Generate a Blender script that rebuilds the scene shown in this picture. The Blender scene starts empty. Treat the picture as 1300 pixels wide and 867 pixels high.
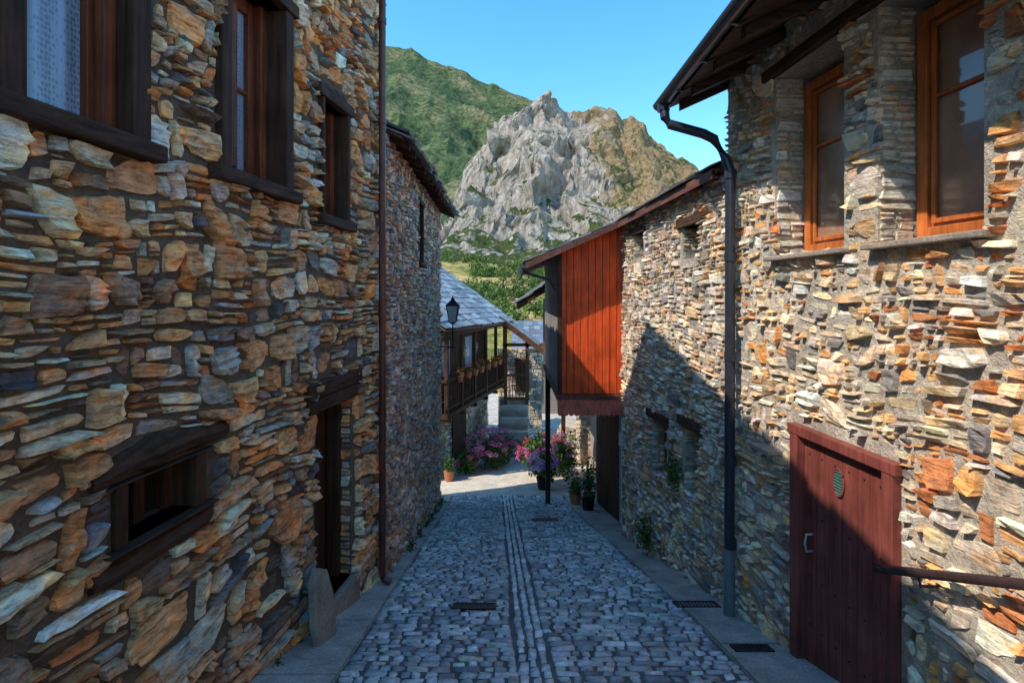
import bpy, math, random
import numpy as np
from mathutils import Vector, noise
RNG=np.random.RandomState(7); random.seed(7)
D=bpy.data; SC=bpy.context.scene
SC.view_settings.view_transform='Standard'; SC.view_settings.look='None'; SC.view_settings.exposure=0
V=lambda *a: np.array(a,float)

# ---------------------------------------------------------------- materials
def newmat(name):
    m=D.materials.new(name); m.use_nodes=True; nt=m.node_tree; nt.nodes.clear()
    o=nt.nodes.new('ShaderNodeOutputMaterial'); b=nt.nodes.new('ShaderNodeBsdfPrincipled')
    nt.links.new(b.outputs[0],o.inputs[0]); return m,nt,b
def N(nt,t,**k):
    n=nt.nodes.new(t)
    for a,v in k.items(): setattr(n,a,v)
    return n
def coords(nt,scale=(1,1,1)):
    g=N(nt,'ShaderNodeNewGeometry'); mp=N(nt,'ShaderNodeMapping'); mp.inputs['Scale'].default_value=scale
    nt.links.new(g.outputs['Position'],mp.inputs[0]); return mp.outputs[0]
def noisen(nt,vec,s,det=4,rough=.6):
    n=N(nt,'ShaderNodeTexNoise'); n.inputs['Scale'].default_value=s; n.inputs['Detail'].default_value=det; n.inputs['Roughness'].default_value=rough
    nt.links.new(vec,n.inputs['Vector']); return n.outputs['Fac']
def ramp(nt,fac,stops):
    r=N(nt,'ShaderNodeValToRGB'); e=r.color_ramp.elements
    while len(e)<len(stops): e.new(.5)
    for i,(p,c) in enumerate(stops):
        e[i].position=p; e[i].color=(c[0],c[1],c[2],1) if hasattr(c,'__len__') else (c,c,c,1)
    nt.links.new(fac,r.inputs[0]); return r.outputs[0]
def mix(nt,mode,f,a,b):
    m=N(nt,'ShaderNodeMix',data_type='RGBA',blend_type=mode)
    for s,v in ((0,f),(6,a),(7,b)):
        if isinstance(v,(int,float)): m.inputs[s].default_value=v
        elif isinstance(v,tuple): m.inputs[s].default_value=(*v,1)
        else: nt.links.new(v,m.inputs[s])
    return m.outputs[2]
def mth(nt,op,a,bb):
    n=N(nt,'ShaderNodeMath',operation=op)
    for i,q in enumerate((a,bb)):
        if isinstance(q,(int,float)): n.inputs[i].default_value=q
        else: nt.links.new(q,n.inputs[i])
    return n.outputs[0]
def bump(nt,b,h,strength=.5,dist=.01,prev=None):
    n=N(nt,'ShaderNodeBump'); n.inputs['Strength'].default_value=strength; n.inputs['Distance'].default_value=dist
    nt.links.new(h,n.inputs['Height'])
    if prev: nt.links.new(prev,n.inputs['Normal'])
    nt.links.new(n.outputs[0],b.inputs['Normal']); return n.outputs[0]

def stone_mat(name,strata=(6,6,45),rough=.85,bs=.8,dark=.45,spec=.3,light=1.35,bd=.012,warm=True,wf=.6):
    m,nt,b=newmat(name)
    at=N(nt,'ShaderNodeAttribute',attribute_name='col')
    c1=coords(nt,strata); c2=coords(nt)
    s=noisen(nt,c1,1.0,4,.75); g=noisen(nt,c2,13,4,.75)
    col=mix(nt,'MULTIPLY',1.0,at.outputs['Color'],ramp(nt,s,[(.32,dark),(.48,1.0),(.68,light)]))
    col=mix(nt,'MULTIPLY',.8,col,ramp(nt,g,[(.32,.42),(.45,.95),(.55,1.1),(.7,1.6)]))
    if warm:
        hue=noisen(nt,c2,5,2,.6)
        col=mix(nt,'MULTIPLY',wf,col,ramp(nt,hue,[(.36,(.88,.88,.90)),(.5,(1.03,1.0,.97)),(.62,(1.30,.95,.62))]))
    nt.links.new(col,b.inputs['Base Color'])
    b.inputs['Roughness'].default_value=rough; b.inputs['Specular IOR Level'].default_value=spec
    bump(nt,b,mth(nt,'ADD',s,mth(nt,'MULTIPLY',g,.8)),bs,bd)
    return m
def rubble_mat(name,c1,c2,mortar,scale=7):
    m,nt,b=newmat(name); v=coords(nt,(1,1,2.2))
    vo=N(nt,'ShaderNodeTexVoronoi',feature='F1'); vo.inputs['Scale'].default_value=scale; nt.links.new(v,vo.inputs['Vector'])
    ve=N(nt,'ShaderNodeTexVoronoi',feature='DISTANCE_TO_EDGE'); ve.inputs['Scale'].default_value=scale; nt.links.new(v,ve.inputs['Vector'])
    sp=N(nt,'ShaderNodeSeparateColor'); nt.links.new(vo.outputs['Color'],sp.inputs[0])
    base=mix(nt,'MIX',sp.outputs[0],c1,c2)
    g=noisen(nt,v,12,3,.7)
    base=mix(nt,'MULTIPLY',.8,base,ramp(nt,g,[(.3,.5),(.7,1.4)]))
    e=ramp(nt,ve.outputs['Distance'],[(.02,0),(.09,1)])
    col=mix(nt,'MIX',e,mortar,base); nt.links.new(col,b.inputs['Base Color']); b.inputs['Roughness'].default_value=.9
    bump(nt,b,mth(nt,'ADD',e,g),.8,.015); return m
def mortar_mat(name,col,dark=.6,bd=.012,fs=45):
    m,nt,b=newmat(name); v=coords(nt); g=noisen(nt,v,3,4,.7); f=noisen(nt,v,fs,4,.75)
    c=mix(nt,'MULTIPLY',1.0,col,ramp(nt,g,[(.3,dark),(.7,1.3)])); c=mix(nt,'MULTIPLY',.7,c,ramp(nt,f,[(.3,.55),(.7,1.4)]))
    nt.links.new(c,b.inputs['Base Color']); b.inputs['Roughness'].default_value=.95
    bump(nt,b,f,.9,bd); return m
def wood_mat(name,col,axis='z',rough=.6,dark=.4,boards=0,spec=.25):
    m,nt,b=newmat(name)
    sc={'z':(28,28,1.6),'y':(28,1.6,28),'x':(1.6,28,28)}[axis]
    v=coords(nt,sc); g=noisen(nt,v,1,4,.65); w=coords(nt); f=noisen(nt,w,4,3,.6)
    c=mix(nt,'MULTIPLY',1.0,col,ramp(nt,g,[(.3,dark),(.55,1.0),(.75,1.4)]))
    c=mix(nt,'MULTIPLY',.7,c,ramp(nt,f,[(.3,.6),(.7,1.3)]))
    nt.links.new(c,b.inputs['Base Color']); b.inputs['Roughness'].default_value=rough; b.inputs['Specular IOR Level'].default_value=spec
    bump(nt,b,g,.6,.006); return m
def plain_mat(name,col,rough=.5,metal=0,var=.25,bscale=30,spec=.5):
    m,nt,b=newmat(name); v=coords(nt); g=noisen(nt,v,bscale,3,.6)
    c=mix(nt,'MULTIPLY',1.0,col,ramp(nt,g,[(.3,1-var),(.7,1+var)]))
    nt.links.new(c,b.inputs['Base Color']); b.inputs['Roughness'].default_value=rough; b.inputs['Metallic'].default_value=metal
    b.inputs['Specular IOR Level'].default_value=spec
    bump(nt,b,g,.25,.003); return m
def attr_mat(name,rough=.6,trans=0,var=.3,spec=.3):
    m,nt,b=newmat(name); at=N(nt,'ShaderNodeAttribute',attribute_name='col'); v=coords(nt); g=noisen(nt,v,14,3,.6)
    c=mix(nt,'MULTIPLY',1.0,at.outputs['Color'],ramp(nt,g,[(.3,1-var),(.7,1+var)]))
    nt.links.new(c,b.inputs['Base Color']); b.inputs['Roughness'].default_value=rough; b.inputs['Specular IOR Level'].default_value=spec
    if trans:
        t=N(nt,'ShaderNodeBsdfTranslucent'); nt.links.new(c,t.inputs[0]); mx=N(nt,'ShaderNodeMixShader'); mx.inputs[0].default_value=trans
        nt.links.new(b.outputs[0],mx.inputs[1]); nt.links.new(t.outputs[0],mx.inputs[2]); nt.links.new(mx.outputs[0],nt.nodes['Material Output'].inputs[0])
    else: bump(nt,b,g,.3,.006)
    return m

M={}
M['stoneL']=stone_mat('stone_left',(7,7,42),.72,1.0,spec=.4,bd=.020,dark=.36,light=1.5,wf=1.0)
M['stoneR']=stone_mat('stone_right',(7,7,60),.85,1.0,light=1.3,dark=.5,bd=.016,wf=.8)
M['cobble']=stone_mat('cobble_stone',(9,9,9),.38,.4,dark=.7,spec=.6,light=1.15,bd=.007,warm=False)
M['mortL']=mortar_mat('mortar_left',(.17,.125,.09),bd=.03,fs=28)
M['mortR']=mortar_mat('mortar_right',(.56,.48,.38),.7,bd=.04,fs=26)
M['mortM']=mortar_mat('mortar_middle',(.46,.40,.32),.7,bd=.035,fs=28)
M['mortB']=mortar_mat('mortar_back',(.22,.175,.15))
M['joint']=mortar_mat('street_joint',(.16,.155,.15))
M['concrete']=mortar_mat('concrete',(.48,.44,.39),.65)
M['plaza']=mortar_mat('plaza_paving',(.62,.56,.47),.75)
M['rub']=rubble_mat('rubble_wall',(.40,.28,.17),(.26,.25,.24),(.26,.22,.18))
M['rubR']=rubble_mat('rubble_pale',(.50,.42,.31),(.36,.33,.30),(.46,.40,.32))
M['dark']=wood_mat('dark_timber',(.085,.042,.025),'z',.7,spec=.15)
M['darky']=wood_mat('dark_timber_h',(.090,.048,.030),'y',.75,spec=.15)
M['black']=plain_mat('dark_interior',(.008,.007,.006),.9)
M['redwood']=wood_mat('window_wood_dark',(.26,.07,.03),'z',.4)
M['orwood']=wood_mat('window_wood_orange',(.64,.18,.045),'z',.4,.6)
M['red']=wood_mat('red_boards',(.78,.10,.020),'z',.5,.55,spec=.25)
M['reddk']=wood_mat('valance_boards',(.50,.12,.08),'z',.6,.6)
M['doorred']=wood_mat('door_paint',(.25,.066,.05),'z',.45,.6)
M['grey']=wood_mat('grey_boards',(.28,.25,.24),'z',.8,.4)
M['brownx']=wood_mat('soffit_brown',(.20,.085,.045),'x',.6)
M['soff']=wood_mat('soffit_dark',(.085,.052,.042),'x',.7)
M['browny']=wood_mat('eave_brown',(.17,.070,.05),'y',.6)
M['navy']=plain_mat('gutter_paint',(.04,.045,.06),.3,.3,.2,8)
M['pipeL']=plain_mat('copper_pipe',(.14,.055,.04),.35,.4,.3,8)
M['zinc']=plain_mat('zinc_pipe',(.22,.27,.28),.45,.4,.2,8)
M['iron']=plain_mat('black_iron',(.02,.02,.022),.45,.6)
M['grate']=plain_mat('cast_iron',(.07,.065,.065),.5,.7)
M['rail']=plain_mat('handrail_paint',(.09,.05,.045),.3,.5)
M['slate']=attr_mat('slate',.45,spec=.5)
M['leaf']=attr_mat('leaf',.5,.25)
M['petal']=attr_mat('petal',.6,.3,.15)
M['terra']=plain_mat('terracotta',(.50,.17,.07),.8)
M['green']=plain_mat('green_mesh',(.03,.10,.075),.35)
M['white']=plain_mat('pale_conduit',(.5,.5,.48),.5)
M['slab']=mortar_mat('slab_stone',(.36,.29,.23),.6)
def glass_mat(name,col,lace=False,var=.5):
    m,nt,b=newmat(name); v=coords(nt,(1,1,.6) if lace else (1,1,1))
    if lace:
        vo=N(nt,'ShaderNodeTexVoronoi'); vo.inputs['Scale'].default_value=60; vo.inputs['Randomness'].default_value=.35; nt.links.new(v,vo.inputs['Vector'])
        c=ramp(nt,vo.outputs['Distance'],[(.25,tuple(.5*x for x in col)),(.5,col)])
        fo=noisen(nt,coords(nt,(14,14,.6)),1,2,.5); c=mix(nt,'MULTIPLY',1.0,c,ramp(nt,fo,[(.35,.55),(.65,1.1)]))
    else:
        g=noisen(nt,v,3,3); c=mix(nt,'MULTIPLY',1.0,col,ramp(nt,g,[(.3,var),(.7,1.5)]))
    nt.links.new(c,b.inputs['Base Color']); b.inputs['Roughness'].default_value=.6 if lace else .25; b.inputs['Coat Weight'].default_value=1; b.inputs['Coat Roughness'].default_value=.03
    return m
M['glass']=glass_mat('window_glass',(.03,.035,.04)); M['lace']=glass_mat('lace_curtain',(.42,.50,.64),True)
M['panel']=glass_mat('glass_with_curtain',(.36,.20,.12),var=.7)
M['lampglass']=plain_mat('lamp_glass',(.4,.42,.42),.15,0,.1)

# ---------------------------------------------------------------- mesh builder
class MB:
    def __init__(s): s.v=[];s.f=[];s.c=[];s.n=0
    def add(s,verts,faces,col=(.5,.5,.5)):
        verts=np.asarray(verts,float); s.v.append(verts); s.f.extend([tuple(i+s.n for i in f) for f in faces])
        s.c.append(np.tile(np.array([*col,1.0]),(len(verts),1))); s.n+=len(verts)
    def box(s,o,a,b,c,col=(.5,.5,.5)):
        o,a,b,c=map(np.array,(o,a,b,c)); vs=[o,o+a,o+a+b,o+b,o+c,o+a+c,o+a+b+c,o+b+c]
        f=[(0,3,2,1),(4,5,6,7),(0,1,5,4),(1,2,6,5),(2,3,7,6),(3,0,4,7)]
        if np.dot(np.cross(a,b),c)<0: f=[t[::-1] for t in f]
        s.add(vs,f,col)
    def quad(s,a,b,c,d,col=(.5,.5,.5)): s.add([a,b,c,d],[(0,1,2,3)],col)
    def tube(s,pts,r,k=10,col=(.5,.5,.5)):
        pts=[np.array(p,float) for p in pts]; n=len(pts); vs=[]
        for i,p in enumerate(pts):
            t=pts[min(i+1,n-1)]-pts[max(i-1,0)]; t/=np.linalg.norm(t)
            up=V(0,0,1) if abs(t[2])<.9 else V(0,1,0); a=np.cross(t,up); a/=np.linalg.norm(a); b=np.cross(t,a)
            rr=r[i] if hasattr(r,'__len__') else r
            for j in range(k):
                w=2*math.pi*j/k; vs.append(p+rr*(math.cos(w)*a+math.sin(w)*b))
        f=[(i*k+j,i*k+(j+1)%k,(i+1)*k+(j+1)%k,(i+1)*k+j) for i in range(n-1) for j in range(k)]
        f+=[tuple(range(k))[::-1],tuple(range((n-1)*k,n*k))]
        s.add(vs,f,col)
    def obj(s,name,mat,parent=None,smooth=False,bevel=0):
        me=D.meshes.new(name)
        if s.n:
            vv=np.concatenate(s.v); me.from_pydata(vv.tolist(),[],s.f)
            ca=me.color_attributes.new('col','FLOAT_COLOR','POINT'); ca.data.foreach_set('color',np.concatenate(s.c).ravel())
        me.update(); o=D.objects.new(name,me); SC.collection.objects.link(o); me.materials.append(mat)
        if smooth: me.polygons.foreach_set('use_smooth',[True]*len(me.polygons))
        if parent: o.parent=parent
        if bevel:
            b=o.modifiers.new('bevel','BEVEL'); b.width=bevel; b.segments=2; b.limit_method='ANGLE'
        return o
def empty(name):
    e=D.objects.new(name,None); SC.collection.objects.link(e); return e

# ---------------------------------------------------------------- frames
class Frame:
    def __init__(s,p0,p1,side):
        p0=np.array(p0,float);p1=np.array(p1,float); d=p1-p0; s.L=np.linalg.norm(d); d/=s.L
        s.o=p0; s.d=V(d[0],d[1],0); s.nrm=V(d[1],-d[0],0)*side
    def P(s,u,z,dd=0):
        u=np.asarray(u,float); z=np.asarray(z,float); dd=np.asarray(dd,float)
        x=s.o[0]+u*s.d[0]+dd*s.nrm[0]; y=s.o[1]+u*s.d[1]+dd*s.nrm[1]
        return np.stack(np.broadcast_arrays(x,y,z),-1)
    def uY(s,Y): return (Y-s.o[1])/s.d[1]
    def box(s,mb,u0,u1,z0,z1,d0,d1,col=(.5,.5,.5)):
        o=s.P(u0,z0,d0); mb.box(o,s.d*(u1-u0),s.nrm*(d1-d0),V(0,0,z1-z0),col)

def layout(rng,ulo,uhi,z0,z1,hr,lr,split,openings=()):
    out=[]; z=z0
    while z<z1:
        h=rng.uniform(*hr); zc=z+h/2; a=ulo(zc) if callable(ulo) else ulo; b=uhi(zc) if callable(uhi) else uhi
        segs=[(a,b)]
        for (oa,ob,oz0,oz1) in openings:
            if oz0<zc<oz1:
                ns=[]
                for (p,q) in segs:
                    if ob<=p or oa>=q: ns.append((p,q)); continue
                    if oa>p: ns.append((p,oa))
                    if ob<q: ns.append((ob,q))
                segs=ns
        for (p,q) in segs:
            u=p
            while u<q-.02:
                l=lr[0]+(lr[1]-lr[0])*rng.rand()**1.6
                if q-(u+l)<lr[0]*.8: l=q-u
                if rng.rand()<split and h>.06:
                    k=2 if h<.13 or rng.rand()<.5 else 3
                    if h>.18 and rng.rand()<.4: k=4
                    cuts=np.sort(np.concatenate([[0,1],(np.arange(1,k)/k)+rng.uniform(-.12,.12,k-1)]))
                    for i in range(k):
                        za,zb=z+h*cuts[i],z+h*cuts[i+1]
                        if l>lr[0]*1.8 and rng.rand()<.6:
                            m=u+l*rng.uniform(.3,.7)
                            out.append(((u+m)/2,(za+zb)/2,m-u,zb-za)); out.append(((m+u+l)/2,(za+zb)/2,u+l-m,zb-za))
                        else: out.append((u+l/2,(za+zb)/2,l,zb-za))
                else: out.append((u+l/2,zc,l,h))
                u+=l
        z+=h
    return out

def stones(mb,mapf,cells,rng,pal,gap=.012,prot=(.012,.04),warp=.03,rough=.25,cj=.25,res=.06,zres=.035,maxn=6,tilt=.15,colfn=None,cham=.007,ledge=.25,chip=.3,skip=0):
    cols=np.array([p[1] for p in pal]); w=np.array([p[0] for p in pal],float); w/=w.sum()
    fcache={}
    for (cu,cz,L,H) in cells:
        if skip and rng.rand()<skip: continue
        g=gap*rng.uniform(.3,1.6); a=max(L-g,.015)/2; b=max(H-g,.012)/2
        nx=int(min(maxn,max(4,L/res+3))); nz=int(min(maxn,max(4,H/zres+2)))
        ca=1-min(.35,cham/a); cb=1-min(.35,cham/b)
        xs=np.concatenate([[-1],np.linspace(-ca,ca,nx-2),[1]]); zs=np.concatenate([[-1],np.linspace(-cb,cb,nz-2),[1]])
        S,T=np.meshgrid(xs,zs)
        j=rng.uniform(-1,1,(4,2))*cj*min(a,b); ch=rng.rand(4)**2*chip
        w00=(1-S)*(1-T)/4;w10=(1+S)*(1-T)/4;w01=(1-S)*(1+T)/4;w11=(1+S)*(1+T)/4
        pull=(w00**3*ch[0]+w10**3*ch[1]+w01**3*ch[2]+w11**3*ch[3])
        U=cu+a*S*(1-pull)+w00*j[0,0]+w10*j[1,0]+w01*j[2,0]+w11*j[3,0]+rng.uniform(-1,1,S.shape)*.10*min(a,b)
        Z=cz+b*T*(1-pull*1.4)+w00*j[0,1]+w10*j[1,1]+w01*j[2,1]+w11*j[3,1]+rng.uniform(-1,1,S.shape)*.10*b
        p=rng.uniform(*prot); pe=max(p,.012)
        outer=(np.abs(S)>.999)|(np.abs(T)>.999)
        inn=p+rng.uniform(-1,1,S.shape)*rough*pe*.5+(S*rng.uniform(-1,1)+T*rng.uniform(-1,1))*tilt*pe+rng.uniform(-1,1,(nz,1))*ledge*pe
        dd=np.where(outer,-.014,inn)
        U2=U+warp*(np.sin(2.3*Z+1.1*U)+.5*np.sin(5.1*Z-2.7*U+1)); Z2=Z+warp*(np.sin(1.7*U+3.1*Z)+.6*np.sin(4.3*U-2.1*Z+2))
        vs=mapf(U2.ravel(),Z2.ravel(),dd.ravel())
        c=cols[rng.choice(len(cols),p=w)] if colfn is None else colfn(cu,cz,rng)
        c=np.clip(c*rng.uniform(.65,1.25)*(1+rng.uniform(-.05,.05,3)),0,.9)
        if (nx,nz) not in fcache: fcache[(nx,nz)]=[(r*nx+q,r*nx+q+1,(r+1)*nx+q+1,(r+1)*nx+q) for r in range(nz-1) for q in range(nx-1)]
        mb.add(vs,fcache[(nx,nz)],c)

def wall_sheet(mb,F,u0,u1,z0,z1,openings,T):
    us=sorted({u0,u1,*[x for o in openings for x in o[:2] if u0<x<u1]}); zs=sorted({z0,z1,*[x for o in openings for x in o[2:4] if z0<x<z1]})
    def isopen(u,z):
        if not(u0<u<u1 and z0<z<z1): return None
        return any(o[0]<u<o[1] and o[2]<z<o[3] for o in openings)
    for i in range(len(us)-1):
        for k in range(len(zs)-1):
            a,b,c,d=us[i],us[i+1],zs[k],zs[k+1]; um,zm=(a+b)/2,(c+d)/2
            if not isopen(um,zm): mb.quad(F.P(a,c),F.P(b,c),F.P(b,d),F.P(a,d))
            else:
                for (nu,nz,e) in ((a-1e-4,zm,((a,c),(a,d))),(b+1e-4,zm,((b,c),(b,d))),(um,c-1e-4,((a,c),(b,c))),(um,d+1e-4,((a,d),(b,d)))):
                    if isopen(nu,nz) is False or isopen(nu,nz) is None:
                        (p,q),(r,s)=e; mb.quad(F.P(p,q),F.P(r,s),F.P(r,s,-T),F.P(p,q,-T))

def slate_roof(mb,A,B,U,rows,tw=.28,th=.02,seed=1,cols=None,ragged=.05,expose=None):
    rng=np.random.RandomState(seed); A=np.array(A,float);B=np.array(B,float);U=np.array(U,float)
    e=B-A; L=np.linalg.norm(e); ed=e/L; ul=np.linalg.norm(U); ud=U/ul; n=np.cross(ed,ud); n/=np.linalg.norm(n)
    if n[2]<0: n=-n
    st=ul/rows
    for r in range(rows):
        x=-rng.rand()*tw*.5
        while x<L:
            w=tw*rng.uniform(.6,1.3); x1=min(x+w,L+.03); 
            if x1-x<.03: break
            x0=max(x,-.03); lo=-(rng.rand()*ragged)
            o=A+ed*(x0+.004)+ud*(r*st+lo)+n*(.012+rng.rand()*.008+.02)
            c=np.array(cols[rng.randint(len(cols))])*rng.uniform(.55,1.3)
            tl=ud*(st*1.25)-n*(.022)
            mb.box(o,ed*(x1-x0-.008),tl,n*th*rng.uniform(.7,1.4),c)
            x=x1
SLC=[(.20,.23,.26),(.26,.28,.30),(.16,.18,.21),(.3,.3,.3),(.22,.2,.18)]

def gz(y):
    y=np.asarray(y,float)
    a=-1.7-.265*np.clip(y,-8,11); t=np.clip((y-11)/3,0,1); b=-.265*3*(t-t*t/2)-.08*3*(t*t/2)
    return a+b-.08*np.clip(y-14,0,8)

# ---------------------------------------------------------------- ground sheet
mb=MB()
ys=np.concatenate([[-3000,-300,-60,-20,-8],np.arange(-6,22,.5),[22,26,35,60,150,600,3500]]); xs=np.array([-3000,-400,-60,-15,-5,0,5,15,60,400,3000.])
vs=[(x,y,float(gz(y))) for y in ys for x in xs]; nx=len(xs)
fs=[(r*nx+q,r*nx+q+1,(r+1)*nx+q+1,(r+1)*nx+q) for r in range(len(ys)-1) for q in range(nx-1)]
mb.add(vs,fs); mb.obj('ground',M['concrete'])

Lf=lambda y: -1.20-.03*(y-3.4)
Rf=lambda y: 1.64-.045*np.clip(y-4.5,0,20)
Cf=lambda y: .27-.03*y
def strip(name,lo,hi,y0,y1,dz,mat,step=.25,parent=None):
    mb=MB(); ys=np.arange(y0,y1+1e-6,step); vs=[]
    for y in ys: vs+= [(lo(y),y,float(gz(y))+dz),(hi(y),y,float(gz(y))+dz)]
    mb.add(vs,[(2*i,2*i+1,2*i+3,2*i+2) for i in range(len(ys)-1)]); return mb.obj(name,mat,parent)
street=empty('cobbled_street')
strip('bedding',Lf,Rf,-4,12.75,.004,M['joint'],parent=street)
groundmap=lambda u,v,d: np.stack([u,v,gz(v)+.006+d],-1)
rng=np.random.RandomState(3)
cp=[(3,(.52,.53,.545)),(3,(.61,.615,.62)),(2,(.69,.69,.68)),(1.3,(.32,.34,.37)),(1,(.62,.56,.48)),(1,(.82,.81,.78))]
mb=MB()
for lo,hi in ((Lf,lambda y:Cf(y)-.13),(lambda y:Cf(y)+.13,Rf)):
    cells=layout(rng,lo,hi,1.2,12.7,(.06,.10),(.08,.22),0)
    stones(mb,groundmap,cells,rng,cp,gap=.011,prot=(.008,.022),warp=.014,rough=.14,maxn=4,cj=.35,tilt=.5,cham=.012,ledge=.05)
mb.obj('setts',M['cobble'],street,smooth=True)
mb=MB()
sp=[(3,(.78,.79,.80)),(3,(.86,.86,.86)),(2,(.66,.68,.70))]
for k in range(3):
    y=1.2; 
    while y<12.7:
        l=rng.uniform(.1,.22); c=Cf(y)+(k-1)*.08
        stones(mb,groundmap,[(c,y+l/2,.078,l)],rng,sp,gap=.010,prot=(.010,.022),warp=0,rough=.15,maxn=4,cham=.012,ledge=.05,cj=.3,tilt=.4)
        y+=l
mb.obj('gutter_setts',M['cobble'],street,smooth=True)

def pav(lo,hi,seed):
    e=empty('pavement'); rng=np.random.RandomState(seed); mb=MB(); y=0.5
    while y<12.6:
        l=rng.uniform(.9,1.5); ya,yb=y+.006,min(y+l,12.7)-.006; n=4; t=np.linspace(ya,yb,n+1); h=.022+rng.uniform(0,.008)
        for i in range(n):
            a,b=t[i],t[i+1]
            vs=[(lo(a),a,gz(a)+h),(hi(a),a,gz(a)+h),(hi(b),b,gz(b)+h),(lo(b),b,gz(b)+h)]+[(lo(a),a,gz(a)-.02),(hi(a),a,gz(a)-.02),(hi(b),b,gz(b)-.02),(lo(b),b,gz(b)-.02)]
            fs=[(0,1,2,3),(1,5,6,2),(0,3,7,4)]
            if i==0: fs.append((0,4,5,1))
            if i==n-1: fs.append((3,2,6,7))
            mb.add(vs,fs)
        y+=l
    mb.obj('slabs',M['concrete'],e)
pav(lambda y:-2.3,lambda y:Lf(y)-.01,1); pav(lambda y:Rf(y)+.01,lambda y:2.6,2)
mb=MB(); ys=np.arange(12.76,21,.4); vs=[]
for y in ys: vs+=[(-9,y,float(gz(y))+.006),(6,y,float(gz(y))+.006)]
mb.add(vs,[(2*i,2*i+1,2*i+3,2*i+2) for i in range(len(ys)-1)]); mb.obj('plaza_pavement',M['plaza'])

for (x,y,w,l) in ((-.36,4.9,.42,.17),(.62,9.7,.5,.28),(1.78,4.95,.42,.17),(1.85,3.95,.3,.12)):
    mb=MB(); z=lambda yy: float(gz(yy))+.034
    def bx(x0,x1,y0,y1,h=.012): mb.box((x0,y0,z(y0)-.01),(x1-x0,0,0),(0,y1-y0,z(y1)-z(y0)),(0,0,h))
    bx(x-w/2,x+w/2,y-l/2,y-l/2+.02); bx(x-w/2,x+w/2,y+l/2-.02,y+l/2); bx(x-w/2,x-w/2+.02,y-l/2,y+l/2,.0115); bx(x+w/2-.02,x+w/2,y-l/2,y+l/2,.0115)
    n=int(w/.035)
    for i in range(n): bx(x-w/2+.03+i*.035,x-w/2+.048+i*.035,y-l/2+.02,y+l/2-.02,.009)
    bx(x-w/2,x+w/2,y-l/2,y+l/2,.002)
    mb.obj('drain_grate',M['grate'])

# ---------------------------------------------------------------- LEFT HOUSE (near)
FL=Frame((-2.245,0),(-2.245+.129*5.82,5.82),1); uY=FL.uY
h1=empty('stone_house')
def O(Y0,Y1,z0,z1,F=FL): return (F.uY(Y0),F.uY(Y1),z0,z1)
HW=3.40
W1=O(2.04,2.56,.78,2.15); W2=O(3.25,3.88,.80,2.15); W3=O(4.45,4.92,.70,1.72); WL=O(2.52,3.0,-1.23,-.92); DR=O(4.36,5.06,-2.75,-1.0)
ops=[W1,W2,W3,WL,DR]
mb=MB(); wall_sheet(mb,FL,-7,FL.L,-4,HW,ops,.34); mb.obj('wall_mortar',M['mortL'],h1)
mb=MB(); FL.box(mb,-7,FL.L-.02,-4,HW,-6,-.36); mb.obj('house_core',M['rub'],h1)
palL=[(4.2,(.86,.43,.19)),(3.2,(.80,.52,.31)),(2.8,(.88,.67,.46)),(1.6,(.42,.24,.145)),(1.7,(.52,.46,.40)),(.6,(.33,.32,.32)),(2.4,(.74,.32,.13)),(.8,(.17,.14,.13)),(1.3,(.84,.74,.62))]
rng=np.random.RandomState(11); mb=MB()
exp=lambda o,a,b,c,d:(o[0]-a,o[1]+b,o[2]-c,o[3]+d)
blk=[exp(W1,.1,.1,.12,.1),exp(W2,.09,.09,.11,.1),exp(W3,.04,.04,.08,.1),exp(WL,.1,.1,.15,.14),exp(DR,.03,.03,.5,.27)]
cells=layout(rng,.2,FL.L-.01,-1.0,HW-.08,(.09,.22),(.08,.31),.48,blk)
cells+=layout(rng,.2,FL.L-.01,-3.6,-1.0,(.10,.26),(.10,.46),.42,blk)
stones(mb,FL.P,cells,rng,palL,gap=.016,prot=(.010,.066),warp=.038,rough=.55,cj=.42,maxn=9,res=.045,zres=.028,tilt=.45,ledge=.32,chip=.5)
mb.obj('wall_stones',M['stoneL'],h1)
def jamb(F,u,z0,z1,T,pal,mat,par,seed,side=-1,hr=(.08,.16)):
    rng=np.random.RandomState(seed); mb=MB()
    mp=lambda a,z,d: F.P(0,z,0)+F.d*(u+side*d)[:,None]-F.nrm*a[:,None]
    cells=layout(rng,.0,T,z0,z1,hr,(.1,.25),.5)
    stones(mb,mp,cells,rng,pal,gap=.012,prot=(.004,.020),warp=.0,maxn=5)
    mb.obj('jamb_stones',mat,par)
jamb(FL,DR[1],-2.8,-1.0,.3,palL,M['stoneL'],h1,5)
def tframe(F,o,w=.08,d0=-.12,d1=.03,ext=.0,sill=.1,lint=.1,mat='dark',par=None,jambs=True):
    mb=MB(); a,b,c,d=o
    if jambs:
        F.box(mb,a-w,a+.01,c,d,d0,d1); F.box(mb,b-.02,b+w,c,d,d0,d1)
    mb.obj('timber_jambs',M['dark'],par,bevel=.008)
    mb=MB(); F.box(mb,a-w-.06-ext,b+w+.05+ext,d,d+lint,d0,d1+.02); F.box(mb,a-w-.07-ext,b+w+.06+ext,c-sill,c,d0,d1+.045)
    mb.obj('lintel_and_sill',M['darky'],par,bevel=.012)
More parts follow.
